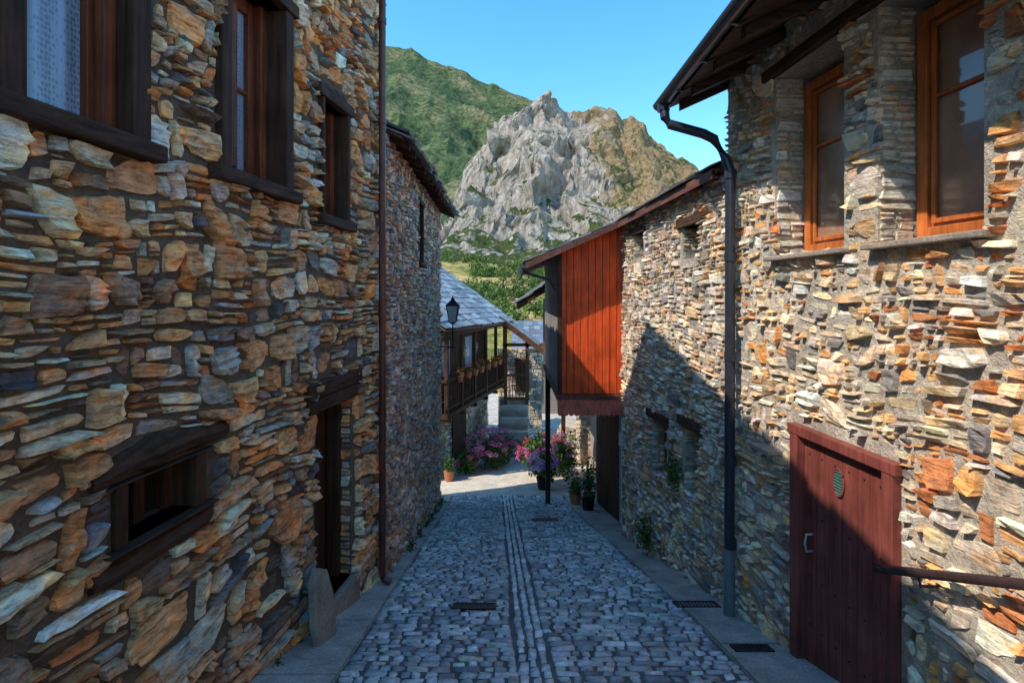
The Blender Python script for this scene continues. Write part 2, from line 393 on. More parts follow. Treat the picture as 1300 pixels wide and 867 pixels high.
def casement(F,o,dep,mat,par,glass='glass',fr=.055,mull=True,bars=0,gl2=None):
    a,b,c,d=o; mb=MB(); t=.05
    F.box(mb,a,a+fr,c,d,dep,dep+t); F.box(mb,b-fr,b,c,d,dep,dep+t); F.box(mb,a+fr,b-fr,c,c+fr,dep,dep+t-.002); F.box(mb,a+fr,b-fr,d-fr,d,dep,dep+t-.002)
    if mull: m=(a+b)/2; F.box(mb,m-fr*.6,m+fr*.6,c+fr,d-fr,dep,dep+t+.01)
    for i in range(bars):
        z=c+(d-c)*(i+1)/(bars+1); F.box(mb,a+fr,b-fr,z-.014,z+.014,dep+.005,dep+t-.012)
    mb.obj('window_frame',mat,par,bevel=.005)
    mb=MB(); mb.quad(F.P(a,c,dep+.012),F.P(b,c,dep+.012),F.P(b,d,dep+.012),F.P(a,d,dep+.012)); mb.obj('window_pane',M[glass],par)
for o,gl,dd,fr,mu in ((W1,'lace',-.16,.07,False),(W2,'lace',-.22,.10,True),(W3,'glass',-.2,.08,True)):
    tframe(FL,o,w=.085 if o is not W3 else .03,d0=-.30,d1=.05,par=h1,sill=.09)
    mb=MB(); a,b,c,d=o; FL.box(mb,b-.09,b-.02,c,d,dd+.03,dd+.11); FL.box(mb,a,a+.05,c,d,dd+.03,dd+.11); mb.obj('window_lining',M['redwood'],h1,bevel=.006)
    casement(FL,(a,b-.05,c,d),dd,M['redwood'],h1,gl,fr=fr,mull=mu,bars=1 if mu else 0)
tframe(FL,WL,w=.06,d0=-.15,d1=.03,par=h1,sill=.01,lint=.01)
mb=MB()
def log(F,u0,u1,z0,z1,d,r,mb,sag=.0,n=15):
    pts=[];rs=[]
    for i in range(n):
        t=i/(n-1); pts.append(F.P(u0+(u1-u0)*t,z0+(z1-z0)*t+sag*math.sin(math.pi*t)+random.uniform(-.009,.009),d+random.uniform(-.006,.006))); rs.append(r*random.uniform(.84,1.12)*(1-.3*abs(2*t-1)**3))
    mb.tube(pts,rs,9)
log(FL,FL.uY(2.34),FL.uY(3.24),-.86,-.85,-.01,.085,mb,.045); log(FL,FL.uY(2.34),FL.uY(3.16),-1.33,-1.30,-.005,.07,mb,-.01)
log(FL,FL.uY(4.42),FL.uY(4.98),1.80,1.80,.02,.05,mb,.02)
mb.obj('log_lintels',M['darky'],h1)
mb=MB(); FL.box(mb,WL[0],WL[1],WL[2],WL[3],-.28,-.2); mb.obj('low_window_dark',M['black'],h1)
mb=MB(); 
for t in (.0,.42,.85): u=WL[0]+(WL[1]-WL[0])*t; FL.box(mb,u,u+.07,WL[2],WL[3],-.2,-.13)
mb.obj('low_window_bars',M['dark'],h1,bevel=.005)
mb=MB(); a,b,c,d=DR
FL.box(mb,a-.14,b+.12,d,d+.13,-.2,.05); FL.box(mb,a-.17,b+.14,d+.133,d+.27,-.2,.065); mb.obj('door_lintel',M['darky'],h1,bevel=.015)
mb=MB(); 
for i in range(5): w=(b-a)/5; FL.box(mb,a+i*w+.004,a+(i+1)*w-.004,c,d,-.28,-.235)
FL.box(mb,a,a+.06,c,d,-.22,-.1); FL.box(mb,b-.07,b,c,d,-.22,-.1)
mb.obj('plank_door',M['dark'],h1,bevel=.004)
mb=MB(); FL.box(mb,a-.1,b+.1,c-.3,c,-.3,.06); mb.obj('threshold',M['slab'],h1,bevel=.02)
FLe=.32
mb=MB(); FL.box(mb,-7,FL.L-.2,HW+.0,HW+.04,-.3,FLe); mb.obj('eave_boards',M['browny'],h1)
mb=MB(); A=FL.P(-7,HW+.05,FLe+.03);B=FL.P(FL.L-.15,HW+.05,FLe+.03); slate_roof(mb,A,B,-FL.nrm*3.2+V(0,0,1.6),12,.4,.02,3,SLC); mb.obj('slate_roof',M['slate'],h1)
mb=MB(); mb.box(A,B-A,-FL.nrm*3.2+V(0,0,1.6),V(0,0,.02)); mb.obj('roof_deck',M['browny'],h1)
mb=MB(); u=FL.uY(5.62); top=FL.P(u,HW,.10); pts=[top]+[FL.P(u,z,.10) for z in np.linspace(3.2,-3.02,14)]+[FL.P(u,-3.1,.12),FL.P(u,-3.13,.2)]
mb.tube(pts,.038,14)
for z in (3.,1.9,.9,-.2,-1.3,-2.4): mb.tube([FL.P(u,z-.03,.10),FL.P(u,z+.03,.10)],.046,14); FL.box(mb,u-.01,u+.01,z-.01,z+.01,.0,.08)
mb.obj('drainpipe',M['pipeL'],h1,smooth=False)
mb=MB(); b0=FL.P(FL.uY(4.02),float(gz(4.0))-.03,.05)
pr=[(0,0),(.27,.0),(.30,.30),(.25,.52),(.12,.60),(.03,.5),(-.02,.2)]
vs=[b0+FL.d*p[0]+V(0,0,p[1])+FL.nrm*(.13-.14*p[1]) for p in pr]; vs+= [v+FL.nrm*.06 for v in vs]; n=len(pr)
mb.add(vs,[tuple(range(n)),tuple(range(n,2*n))[::-1]]+[(i,i+n,(i+1)%n+n,(i+1)%n) for i in range(n)])
mb.obj('stone_slab',M['slab'],bevel=.01)

# ---------------------------------------------------------------- LEFT HOUSE 2
FB=Frame((-1.47,5.86),(-1.70,12.0),1); h2=empty('stone_house')
WB=O(8.55,9.05,.55,1.55,FB); opsB=[WB]
mb=MB(); wall_sheet(mb,FB,0,FB.L,-6,1.95,opsB,.25); mb.obj('wall_mortar',M['mortB'],h2)
mb=MB(); FB.box(mb,0.02,FB.L-.01,-6,1.95,-1.7,-.26); mb.obj('house_core',M['rub'],h2)  # depth of core, gable and roof shortened out of view, letting sun reach plaza
palB=[(3,(.70,.48,.35)),(3,(.60,.46,.38)),(2,(.74,.59,.49)),(2,(.42,.35,.32)),(1.3,(.66,.34,.20)),(.8,(.28,.25,.25))]
rng=np.random.RandomState(21); mb=MB()
stones(mb,FB.P,layout(rng,0,FB.L,-5.3,1.9,(.08,.17),(.08,.28),.7,[exp(WB,.04,.04,.06,.08)]),rng,palB,gap=.012,prot=(.010,.05),warp=.03,rough=.5,cj=.38,maxn=4,tilt=.4)
mb.obj('wall_stones',M['stoneL'],h2)
FG=Frame((-1.72,12.0),(-3.4,12.02),1)
mb=MB(); stones(mb,FG.P,layout(rng,0,1.65,-5.5,1.9,(.1,.2),(.1,.35),.6),rng,palB,maxn=4); mb.obj('gable_stones',M['stoneL'],h2)
tframe(FB,WB,w=.04,par=h2,sill=.06,lint=.08); casement(FB,WB,-.15,M['redwood'],h2,'glass',bars=2)
A=V(-1.22,5.9,1.84);B=V(-1.36,12.25,1.90); up=V(-2.1,0,.95)
mb=MB(); slate_roof(mb,A,B,up,9,.3,.03,5,[(.14,.13,.12),(.20,.19,.18),(.10,.10,.10)],ragged=.12)
slate_roof(mb,A-V(.02,0,.04),B-V(.02,0,.04),up*.2,1,.25,.03,6,[(.12,.11,.10),(.16,.14,.12)],ragged=.15); mb.obj('slate_roof',M['slate'],h2)
mb=MB(); mb.box(A-V(.05,0,.03),B-A,up,V(0,0,.02)); mb.obj('roof_deck',M['browny'],h2)
mb=MB()
for y in np.arange(6.1,12.2,.42):
    t=(y-5.9)/6.35; p=A+(B-A)*t; mb.box(p+V(.0,0,-.10),V(-.6,0,.26),V(0,.07,0),V(0,0,.07))
mb.obj('rafters',M['dark'],h2)

# ---------------------------------------------------------------- RIGHT HOUSE (near)
rx=lambda y:2.47-.082*y
FR=Frame((rx(0),0),(rx(4.9),4.9),-1); h3=empty('stone_house')
OA=O(3.38,4.14,.31,1.75,FR); OB=O(2.46,3.10,.31,1.75,FR); OD=O(2.96,3.84,float(gz(3.9))-.2,-1.03,FR); OC=O(1.2,1.9,.31,1.75,FR)
opR=[OA,OB,OC,OD]
mb=MB(); wall_sheet(mb,FR,-6,FR.L,-4,2.1,opR,.32); mb.obj('wall_mortar',M['mortR'],h3)
mb=MB(); FR.box(mb,-6,FR.L-.02,-4,2.4,-6,-.34); mb.obj('house_core',M['rubR'],h3)
palR=[(3,(.84,.70,.51)),(2.5,(.90,.80,.65)),(2,(.64,.56,.46)),(2,(.80,.44,.19)),(1,(.66,.25,.10)),(1.2,(.32,.29,.26)),(1.5,(.74,.54,.33))]
colsR=np.array([p[1] for p in palR])
def colR(u,z,rng):
    t=np.clip((3.7-u)/1.3,0,1); w=np.array([3*(1-.4*t),2.6*(1-.5*t),2,1+2.8*t,.3+1.6*t,1+.3*t,1.5]); w/=w.sum()
    return colsR[rng.choice(7,p=w)]
rng=np.random.RandomState(31); mb=MB()
cells=layout(rng,.3,FR.L,-3.6,2.0,(.06,.17),(.06,.28),.66,[exp(OA,0,0,.03,.09),exp(OB,0,0,.03,.09),exp(OC,0,0,.03,.09),exp(OD,.06,.06,.5,.09)])
stones(mb,FR.P,cells,rng,palR,gap=.016,prot=(.000,.044),warp=.034,rough=.6,cj=.52,maxn=6,tilt=.5,colfn=colR,ledge=.3,cham=.009,chip=.55,skip=.02)
mb.obj('wall_stones',M['stoneR'],h3)
palJ=[(3,(.82,.74,.62)),(2,(.88,.81,.69)),(1,(.66,.58,.48))]
for i,o in enumerate((OA,OB,OC)):
    jamb(FR,o[1],o[2],o[3],.24,palJ,M['stoneR'],h3,50+i,hr=(.05,.1))
    casement(FR,(o[0],o[1]-.02,o[2]+.02,o[3]-.06),-.28,M['orwood'],h3,'panel',fr=.07,mull=False)
    a,b,c,d=o; a2,b2,c2,d2=a+.085,b-.105,c+.11,d-.15; mb=MB()
    zb=c2+(d2-c2)*.62
    FR.box(mb,a2,a2+.03,c2,d2,-.262,-.243); FR.box(mb,b2-.03,b2,c2,d2,-.262,-.243); FR.box(mb,a2+.03,b2-.03,c2,c2+.03,-.262,-.245); FR.box(mb,a2+.03,b2-.03,d2-.03,d2,-.262,-.245); FR.box(mb,a2+.03,b2-.03,zb,zb+.025,-.262,-.245)
    mb.obj('sash',M['orwood'],h3,bevel=.004)
    mb=MB(); FR.box(mb,a-.06,b+.05,c-.035,c,-.28,.08); mb.obj('window_sill',M['slab'],h3,bevel=.008)
mb=MB(); FR.box(mb,OC[0]-.1,OA[1]+.12,1.752,1.84,-.3,.055); mb.obj('lintel_beam',M['darky'],h3,bevel=.012)
a,b,c,d=OD; mb=MB(); FR.box(mb,a-.03,a+.05,c,d,-.05,.06);FR.box(mb,b-.06,b+.03,c,d,-.05,.06);FR.box(mb,a-.05,b+.05,d,d+.07,-.05,.065); mb.obj('door_frame',M['doorred'],h3,bevel=.006)
mb=MB(); n=6; w=(b-a-.11)/n
for i in range(n): FR.box(mb,a+.05+i*w+.002,a+.05+(i+1)*w-.002,c,d,-.03,.002)
mb.obj('plank_door',M['doorred'],h3,bevel=.006)
mb=MB()
def ball(mb,c,r,k=6,col=(.5,.5,.5),sq=(1,1,1)):
    vs=[];fs=[]
    for i in range(k+1):
        for j in range(2*k):
            th=math.pi*i/k;ph=math.pi*j/k; vs.append(np.array(c)+r*np.array([math.sin(th)*math.cos(ph)*sq[0],math.sin(th)*math.sin(ph)*sq[1],math.cos(th)*sq[2]]))
    for i in range(k):
        for j in range(2*k): fs.append((i*2*k+j,(i+1)*2*k+j,(i+1)*2*k+(j+1)%(2*k),i*2*k+(j+1)%(2*k)))
    mb.add(vs,fs,col)
for i in range(n):
    for z in (d-.12,d-.55,d-1.0,d-1.35): ball(mb,FR.P(a+.05+(i+.5)*w,z,.003),.007,4)
mb.obj('door_studs',M['iron'],h3,smooth=True); mb=MB()
hu=b-.15; mb.tube([FR.P(hu,-1.72,.0),FR.P(hu,-1.72,.05),FR.P(hu,-1.78,.06),FR.P(hu,-1.84,.05),FR.P(hu,-1.84,.0)],.009,8)
mb.obj('door_handle',M['white'],h3,smooth=True)
mb=MB(); cu=(a+b)/2+.02; cz=-1.25; ring=[FR.P(cu+.045*math.cos(t),cz+.085*math.sin(t),.010) for t in np.linspace(0,2*math.pi,20)[:-1]]
mb.add([FR.P(cu,cz,.010)]+ring,[(0,i+1,(i+1)%19+1) for i in range(19)]); mb.obj('door_vent',M['green'],h3)
mb=MB(); mb.tube([FR.P(cu+.05*math.cos(t),cz+.09*math.sin(t),.010) for t in np.linspace(0,2*math.pi,22)],.007,6); mb.obj('door_vent_rim',M['doorred'],h3)
mb=MB()
for q in np.arange(-.07,.08,.02): hw=.043*math.sqrt(1-(q/.085)**2); mb.tube([FR.P(cu-hw,cz+q,.013),FR.P(cu+hw,cz+q,.013)],.0028,5)
mb.obj('door_vent_slats',M['zinc'],h3)
mb=MB(); FR.box(mb,FR.uY(4.02),FR.uY(4.28),-1.26,-1.225,-.02,.14); mb.obj('stone_ledge',M['slab'],h3,bevel=.006)
ez=1.86; A=V(1.55,-5,ez+.03);B=V(1.50,4.98,ez-.02); up=V(4.2,.2,1.9)
mb=MB(); slate_roof(mb,A,B,up,14,.35,.02,8,SLC); mb.obj('slate_roof',M['slate'],h3)
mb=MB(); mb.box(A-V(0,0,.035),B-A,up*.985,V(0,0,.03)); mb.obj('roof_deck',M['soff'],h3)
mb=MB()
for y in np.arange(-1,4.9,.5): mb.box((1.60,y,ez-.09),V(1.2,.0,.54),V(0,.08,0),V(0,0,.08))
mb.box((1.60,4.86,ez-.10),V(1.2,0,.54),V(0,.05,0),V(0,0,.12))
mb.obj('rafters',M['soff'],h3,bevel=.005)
def gutter(mb,A,B,r,k=10):
    A=np.array(A);B=np.array(B);t=(B-A)/np.linalg.norm(B-A); s=np.cross(t,V(0,0,1))
    for rr,fl in ((r,0),(r*.9,1)):
        vs=[]
        for p in (A,B):
            for j in range(k+1): w=math.pi*j/k; vs.append(p+rr*(math.cos(w)*s-math.sin(w)*V(0,0,1)))
        mb.add(vs,[(j,j+1,k+2+j,k+1+j) for j in range(k)])
    for p in (A,B): mb.add([p+r*(math.cos(math.pi*j/k)*s-math.sin(math.pi*j/k)*V(0,0,1)) for j in range(k+1)],[tuple(range(k+1))])
mb=MB(); gutter(mb,(1.49,-5,ez+.04),(1.44,5.02,ez),.06)
for y in np.arange(-1,5,.55): mb.tube([(1.43-.0*y,y,ez+.05),(1.45,y,ez-.055),(1.50,y,ez-.065),(1.6,y,ez+.0)],.010,6)
mb.obj('gutter',M['navy'],h3,smooth=False)
mb=MB(); yp=4.66; xw=rx(yp)-.10
mb.tube([(1.45,4.9,ez-.03),(1.46,4.88,ez-.17),(1.50,4.86,ez-.24),(1.78,4.76,ez-.36),(1.86,4.72,ez-.42),(xw-.03,yp+.02,ez-.62),(xw,yp,ez-.74),(xw,yp,ez-1.0),(xw-.01,yp,-2.3)],.045,14)
mb.tube([(1.45,4.9,ez-.10),(1.45,4.9,ez-.02)],.06,14)
for z in (1.1,.35,-.55,-1.5,-2.25): mb.tube([(xw,yp,z-.04),(xw,yp,z+.04)],.054,14)
mb.obj('drainpipe',M['navy'],h3)
mb=MB(); mb.tube([(xw-.01,yp,-2.3),(xw-.01,yp,-2.93)],.05,14); mb.obj('drainpipe_foot',M['zinc'],h3)
mb=MB(); mb.tube([FR.P(FR.uY(3.02),-1.60,.02),FR.P(FR.uY(2.99),-1.585,.10),FR.P(FR.uY(2.9),-1.545,.12),FR.P(FR.uY(1.0),-.70,.12)],.024,12)
for y in (2.7,1.6): z=-1.545+(2.9-y)*.445; mb.tube([FR.P(FR.uY(y),z,.12),FR.P(FR.uY(y),z-.07,.1),FR.P(FR.uY(y),z-.08,.0)],.009,8)
mb.obj('handrail',M['rail'],smooth=True)

# ---------------------------------------------------------------- RIGHT MIDDLE HOUSE
FM=Frame((rx(4.9)+.015,4.92),(rx(8.3)+.0,8.3),-1); h4=empty('stone_house')
m1=O(5.55,5.98,.42,.78,FM); m2=O(5.55,5.95,-2.25,-1.5,FM); m3=O(6.45,7.0,-2.4,-1.65,FM); m4=O(7.3,7.75,.5,.9,FM)
opM=[m1,m2,m3,m4]
mb=MB(); wall_sheet(mb,FM,0,FM.L,-5,1.3,opM,.3); mb.obj('wall_mortar',M['mortM'],h4)
mb=MB(); FM.box(mb,0.01,FM.L+.1,-5.5,1.15,-5,-.31); mb.box((2.12,8.3,-5.5),(4,0,0),(0,3.9,0),(0,0,6.7)); mb.obj('house_core',M['rubR'],h4)
palM=[(3,(.74,.64,.51)),(2.5,(.83,.73,.58)),(2.5,(.55,.49,.42)),(1.5,(.68,.46,.27)),(1.2,(.34,.32,.30)),(.8,(.87,.80,.69))]
rng=np.random.RandomState(41); mb=MB()
stones(mb,FM.P,layout(rng,.0,FM.L,-4.3,1.12,(.06,.15),(.07,.27),.72,[exp(o,.02,.02,.03,.12) for o in opM]),rng,palM,gap=.013,prot=(.003,.042),warp=.03,rough=.5,cj=.45,maxn=4,tilt=.5,cham=.008,chip=.4,skip=.01)
mb.obj('wall_stones',M['stoneR'],h4)
for i,o in enumerate(opM):
    mb=MB(); a,b,c,d=o; FM.box(mb,a-.1,b+.1,d,d+.11,-.2,.045); mb.obj('lintel',M['darky'],h4,bevel=.01)
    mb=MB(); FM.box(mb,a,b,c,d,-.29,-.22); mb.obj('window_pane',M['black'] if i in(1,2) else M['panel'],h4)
    mb=MB(); 
    for t in (.0,.46,.9): FM.box(mb,a+(b-a)*t,a+(b-a)*t+.04,c,d,-.22,-.18)
    mb.obj('window_bars',M['redwood'],h4)
    jamb(FM,b,c,d,.2,palM,M['stoneR'],h4,70+i,hr=(.05,.1))
bx0,bx1,by0,by1=.77,1.94,8.32,11.9; bz=-1.60
rs=lambda x:.49+(x-.22)*.445
mb=MB(); mb.box((1.80,8.28,-5.2),(.3,0,0),(0,.35,0),(0,0,3.6)); mb.obj('pier',M['rubR'],h4,bevel=.02)
mb=MB(); y=8.7
while y<12.0: mb.box((1.98,y,float(gz(y))-.1),(.05,0,0),(0,.135,0),(0,0,2.5)); y+=.145
mb.obj('wooden_gate',M['dark'],h4,bevel=.004)
mb=MB(); mb.box((1.95,8.64,-1.9),(.12,0,0),(0,3.4,0),(0,0,.14)); mb.obj('gate_beam',M['darky'],h4,bevel=.01)
mb=MB(); n=10; w=(bx1-bx0)/n
for i in range(n):
    xa=bx0+i*w; 
    x0,x1=xa+.003,xa+w-.003; zt0,zt1=rs(x0)-.01,rs(x1)-.01; yo=by0+random.uniform(-.006,.006)
    vs=[(x0,yo,bz),(x1,yo,bz),(x1,yo+.03,bz),(x0,yo+.03,bz),(x0,yo,zt0),(x1,yo,zt1),(x1,yo+.03,zt1),(x0,yo+.03,zt0)]
    mb.add(vs,[(0,3,2,1),(4,5,6,7),(0,1,5,4),(1,2,6,5),(2,3,7,6),(3,0,4,7)])
mb.obj('red_cladding',M['red'],h4,bevel=.006)
mb=MB(); 
vs=[(bx0+.03,by0+.03,bz),(bx1,by0+.03,bz),(bx1,by1,bz),(bx0+.03,by1,bz),(bx0+.03,by0+.03,rs(bx0)-.02),(bx1,by0+.03,rs(bx1)-.02),(bx1,by1,rs(bx1)-.02),(bx0+.03,by1,rs(bx0)-.02)]
mb.add(vs,[(0,3,2,1),(4,5,6,7),(0,1,5,4),(1,2,6,5),(2,3,7,6),(3,0,4,7)]); 
mb.obj('box_core',M['soff'],h4)
mb=MB(); y=by0+.0
while y<by1-.05: mb.box((bx0-.005,y+.002,bz),(.03,0,0),(0,.146,0),(0,0,rs(bx0)-.02-bz)); y+=.15
mb.obj('side_boards',M['grey'],h4,bevel=.005)
mb=MB(); mb.box((bx0-.03,by0-.035,bz-.02),(.07,0,0),(0,.07,0),(0,0,rs(bx0)-bz-.01)); mb.obj('corner_post',M['dark'],h4,bevel=.006)
mb=MB(); mb.box((bx0-.05,by0-.06,bz-.09),(bx1-bx0+.03,0,0),(0,.1,0),(0,0,.08)); mb.box((bx0-.05,by0+.04,bz-.09),(.09,0,0),(0,by1-by0,0),(0,0,.08))
mb.box((bx0,by0,bz-.11),(bx1-bx0,0,0),(0,by1-by0,0),(0,0,.06)); mb.obj('floor_beams',M['browny'],h4,bevel=.006)
mb=MB(); n=14; w=(bx1+.0-(bx0-.04))/n
for i in range(n):
    x0=bx0-.04+i*w; pts=[(x0+.001,bz-.085),(x0+w-.001,bz-.085)]+[(x0+w/2+w/2*.98*math.cos(t),bz-.29-.035*math.sin(t)) for t in np.linspace(0,math.pi,7)]
    f=[(p[0],by0-.065-(bz-.085-p[1])*.35,p[1]) for p in pts]; bk=[(p[0],p[1]+.02,p[2]) for p in f]; k=len(f)
    mb.add(f+bk,[tuple(range(k))[::-1],tuple(range(k,2*k))]+[(i2,(i2+1)%k,(i2+1)%k+k,i2+k) for i2 in range(k)])
mb.obj('scalloped_valance',M['reddk'],h4)
mb=MB(); mb.box((bx0,by1-.15,-5.2),(.11,0,0),(0,.11,0),(0,0,bz-.1+5.2)); mb.obj('support_post',M['dark'],h4,bevel=.01)
mb=MB(); mb.tube([(1.76,8.22,-1.95),(1.76,8.22,-4.0)],.014,8); mb.box((1.72,8.2,-2.4),(.10,0,0),(0,.06,0),(0,0,.2)); mb.obj('conduit',M['white'],h4)
mb=MB(); e0=V(1.93,4.93,1.21);e1=V(1.66,8.0,1.14); up=V(3.2,0,1.5)
slate_roof(mb,e0,e1,up,10,.3,.02,12,SLC); 
f0=V(.22,8.0,.50); f1=V(.22,12.3,.50); slate_roof(mb,f0,f1,V(4.6,0,2.05),14,.3,.02,13,SLC); mb.obj('slate_roof',M['slate'],h4)
mb=MB(); mb.box(e0-V(0,0,.05),e1-e0,up,V(0,0,.04)); mb.box(f0-V(0,0,.045),f1-f0,V(4.6,0,2.05),V(0,0,.04)); mb.box(f0-V(0.01,.03,.09),V(1.75,0,.78),V(0,.03,0),V(0,0,.10)); mb.box(f0-V(.02,0,.09),V(.03,0,.012),f1-f0,V(0,0,.09))
mb.box(e0-V(.01,.0,.09),V(.03,0,.012),e1-e0,V(0,0,.09)); mb.obj('eave_boards',M['browny'],h4)
mb=MB()
for y in np.arange(5.1,8,.35): mb.box((1.95-.088*(y-4.93),y,1.09),V(.5,0,.23),V(0,.06,0),V(0,0,.07))
mb.obj('rafters',M['brownx'],h4)
mb=MB(); gutter(mb,(.17,7.98,.47),(.17,12.3,.47),.05); mb.tube([(.17,8.05,.44),(.2,8.1,.36),(.6,8.25,.25),(.70,8.3,.1)],.022,8); mb.obj('gutter',M['navy'],h4)

# ---------------------------------------------------------------- next house on right (jettied)
h5=empty('timber_house')
mb=MB(); mb.box((.95,12.7,-2.3),(4,0,0),(0,3.0,0),(0,0,2.2)); mb.obj('upper_storey',M['brownx'],h5)
mb=MB(); mb.box((2.4,12.8,-6),(2.5,0,0),(0,2.8,0),(0,0,3.75)); mb.obj('ground_storey',M['rubR'],h5)
a=V(.12,12.5,-.22);b=V(.12,16.0,-.22);up=V(3.5,0,2.3)
mb=MB(); slate_roof(mb,a,b,up,10,.3,.02,15,SLC); mb.obj('slate_roof',M['slate'],h5)
mb=MB(); mb.box(a-V(0,0,.07),b-a,up,V(0,0,.05)); 
for y in np.arange(12.5,15.9,.5): mb.box((.14,y,-.36),V(1.2,0,.79),V(0,.08,0),V(0,0,.09))
mb.obj('eave_boards',M['brownx'],h5)
mb=MB(); mb.box((1.5,15.5,-6),(.12,0,0),(0,.12,0),(0,0,3.7)); mb.obj('posts',M['dark'],h5)

# ---------------------------------------------------------------- balcony house
FH=Frame((-2.65,13.9),(-.95,20.0),1); h6=empty('balcony_house'); Lh=FH.L
mb=MB(); FH.box(mb,0,Lh,-7,-1.0,-5,-.02); mb.obj('walls',M['rubR'],h6)
mb=MB(); FH.box(mb,0.0,Lh,-3.3,-1.1,-.018,-.005); mb.obj('timber_upper_wall',M['darky'],h6)
rng=np.random.RandomState(61); mb=MB(); stones(mb,FH.P,layout(rng,0,Lh,-5.8,-3.3,(.1,.2),(.12,.4),.6),rng,palM,maxn=4,gap=.02); 
FH2=Frame((-6,13.88),(-2.65,13.9),1); stones(mb,FH2.P,layout(rng,1.5,FH2.L,-5.8,-1.0,(.1,.2),(.12,.4),.6),rng,palM,maxn=4,gap=.02); mb.obj('wall_stones',M['stoneR'],h6)
mb=MB(); FH.box(mb,.3,1.6,-5.6,-3.55,.03,.07); FH.box(mb,2.6,3.8,-5.8,-3.6,.03,.07); FH.box(mb,1.6,2.5,-3.1,-1.3,.0,.04); FH.box(mb,3.6,4.5,-3.1,-1.3,.0,.04); mb.obj('doors',M['dark'],h6,bevel=.01)
mb=MB(); FH.box(mb,1.72,2.38,-2.5,-1.42,.04,.05); FH.box(mb,3.72,4.38,-2.5,-1.42,.04,.05); mb.obj('balcony_window_panes',M['lace'],h6)
bd=.75
mb=MB(); FH.box(mb,.4,Lh-.1,-3.42,-3.30,0,bd+.05); 
for u in np.arange(.45,Lh,1.1): FH.box(mb,u,u+.1,-3.52,-3.42,0,bd+.1)
for u in np.linspace(.45,Lh-.2,6): FH.box(mb,u,u+.1,-3.3,-1.05,bd-.07,bd+.03)
FH.box(mb,.4,Lh-.1,-2.42,-2.34,bd-.06,bd+.02); FH.box(mb,.4,Lh-.1,-3.2,-3.14,bd-.06,bd); FH.box(mb,.2,Lh,-1.15,-1.03,bd-.1,bd+.05)
for u in np.arange(.55,Lh-.2,.13): FH.box(mb,u,u+.035,-3.3,-2.4,bd-.04,bd)
FH.box(mb,.4,.45,-2.42,-2.34,.0,bd-.05)
for t in np.arange(.06,bd-.1,.13): FH.box(mb,.41,.44,-3.3,-2.4,t,t+.035)
mb.obj('timber_balcony',M['dark'],h6,bevel=.004)
A=FH.P(-.1,-.90,bd+.2);B=FH.P(Lh+.35,-1.02,bd+.2); up=-FH.nrm*4.0+V(0,0,2.75)
mb=MB(); slate_roof(mb,A,B,up,16,.36,.03,17,[(.24,.27,.30),(.30,.32,.34),(.18,.21,.24),(.34,.34,.33)]); mb.obj('slate_roof',M['slate'],h6)
mb=MB(); mb.box(A-V(0,0,.07),B-A,up,V(0,0,.05)); mb.obj('eave_boards',M['browny'],h6)
mb=MB(); 
slate_roof(mb,V(1.22,18.9,-2.05),V(1.22,22.5,-2.05),V(-1.65,0,1.23),6,.3,.025,19,[(.22,.25,.28),(.28,.30,.32)]); mb.obj('porch_slates',M['slate'],h6)
mb=MB(); mb.box((1.22,18.85,-2.14),(-1.7,0,1.27),(0,3.6,0),(0,0,.06)); mb.box((1.24,18.82,-2.26),(-1.7,0,1.27),(0,.04,0),(0,0,.24))
for i in range(7): q=i/6; mb.box((1.15-1.5*q,18.9,-2.16+1.12*q-.06),(.07,0,0),(0,3.4,0),(0,0,.06))
mb.box((.5,19.0,-6),(.12,0,0),(0,.12,0),(0,0,4.3)); mb.box((-.3,19.0,-6),(.12,0,0),(0,.12,0),(0,0,4.8)); mb.box((-.35,19.0,-1.9),(1.5,0,0),(0,.12,0),(0,0,.12)); mb.box((-.35,19.05,-3.0),(.9,0,0),(0,.06,0),(0,0,.06))
mb.box((-.25,19.05,-3.9),(.8,0,0),(0,.08,0),(0,0,.1))
for x in np.arange(-.25,.5,.13): mb.box((x,19.06,-3.9),(.03,0,0),(0,.03,0),(0,0,.9))
mb.obj('porch_frame',M['brownx'],h6,bevel=.004)
FP=Frame((-.6,22.3),(1.3,22.3),1); mb=MB(); FP.box(mb,0,1.9,-6,-2.35,-.4,-.02); mb.obj('porch_back_wall',M['rub'],h6)
mb=MB(); stones(mb,FP.P,layout(rng,0,1.9,-6,-2.4,(.12,.22),(.15,.45),.5),rng,palM,maxn=4); mb.obj('porch_wall_stones',M['stoneR'],h6)
mb=MB(); FP.box(mb,.75,1.35,-4.2,-2.75,.04,.08); mb.obj('porch_door',M['dark'],h6)
h7=empty('stone_house'); mb=MB(); mb.box((.35,25,-7),(4,0,0),(0,5,0),(0,0,3.9)); mb.obj('walls',M['rub'],h7)
mb=MB(); slate_roof(mb,(.0,24.7,-3.15),(4.6,24.7,-3.15),V(0,3,1.7),9,.35,.03,23,[(.17,.19,.22),(.21,.23,.26)]); mb.obj('slate_roof',M['slate'],h7)
mb=MB(); 
for x in (.5,1.1): mb.box((x,24.95,-5.2),(.35,0,0),(0,.06,0),(0,0,1.2))
mb.obj('windows',M['glass'],h7)
st=empty('stone_steps'); rng=np.random.RandomState(77)
for i in range(9):
    mb=MB(); z=float(gz(17.6)); dx=rng.uniform(-.04,.04)
    mb.box((-.45+dx,17.0+.26*i,z-.3),(1.05,0,0),(0,.6,0),(0,0,.3+.17*(i+1)))
    mb.obj('step',M['plaza'] if i%2 else M['slab'] ,st,bevel=.02)
rw=empty('retaining_wall'); mb=MB()
FW=Frame((.55,16.4),(3.4,15.6),1)
for (a,b,zt) in ((.2,.9,-4.6),(.9,1.5,-4.2),(1.5,2.9,-3.7)):
    FW.box(mb,a,b,-6,zt,-1.5,-.01); 
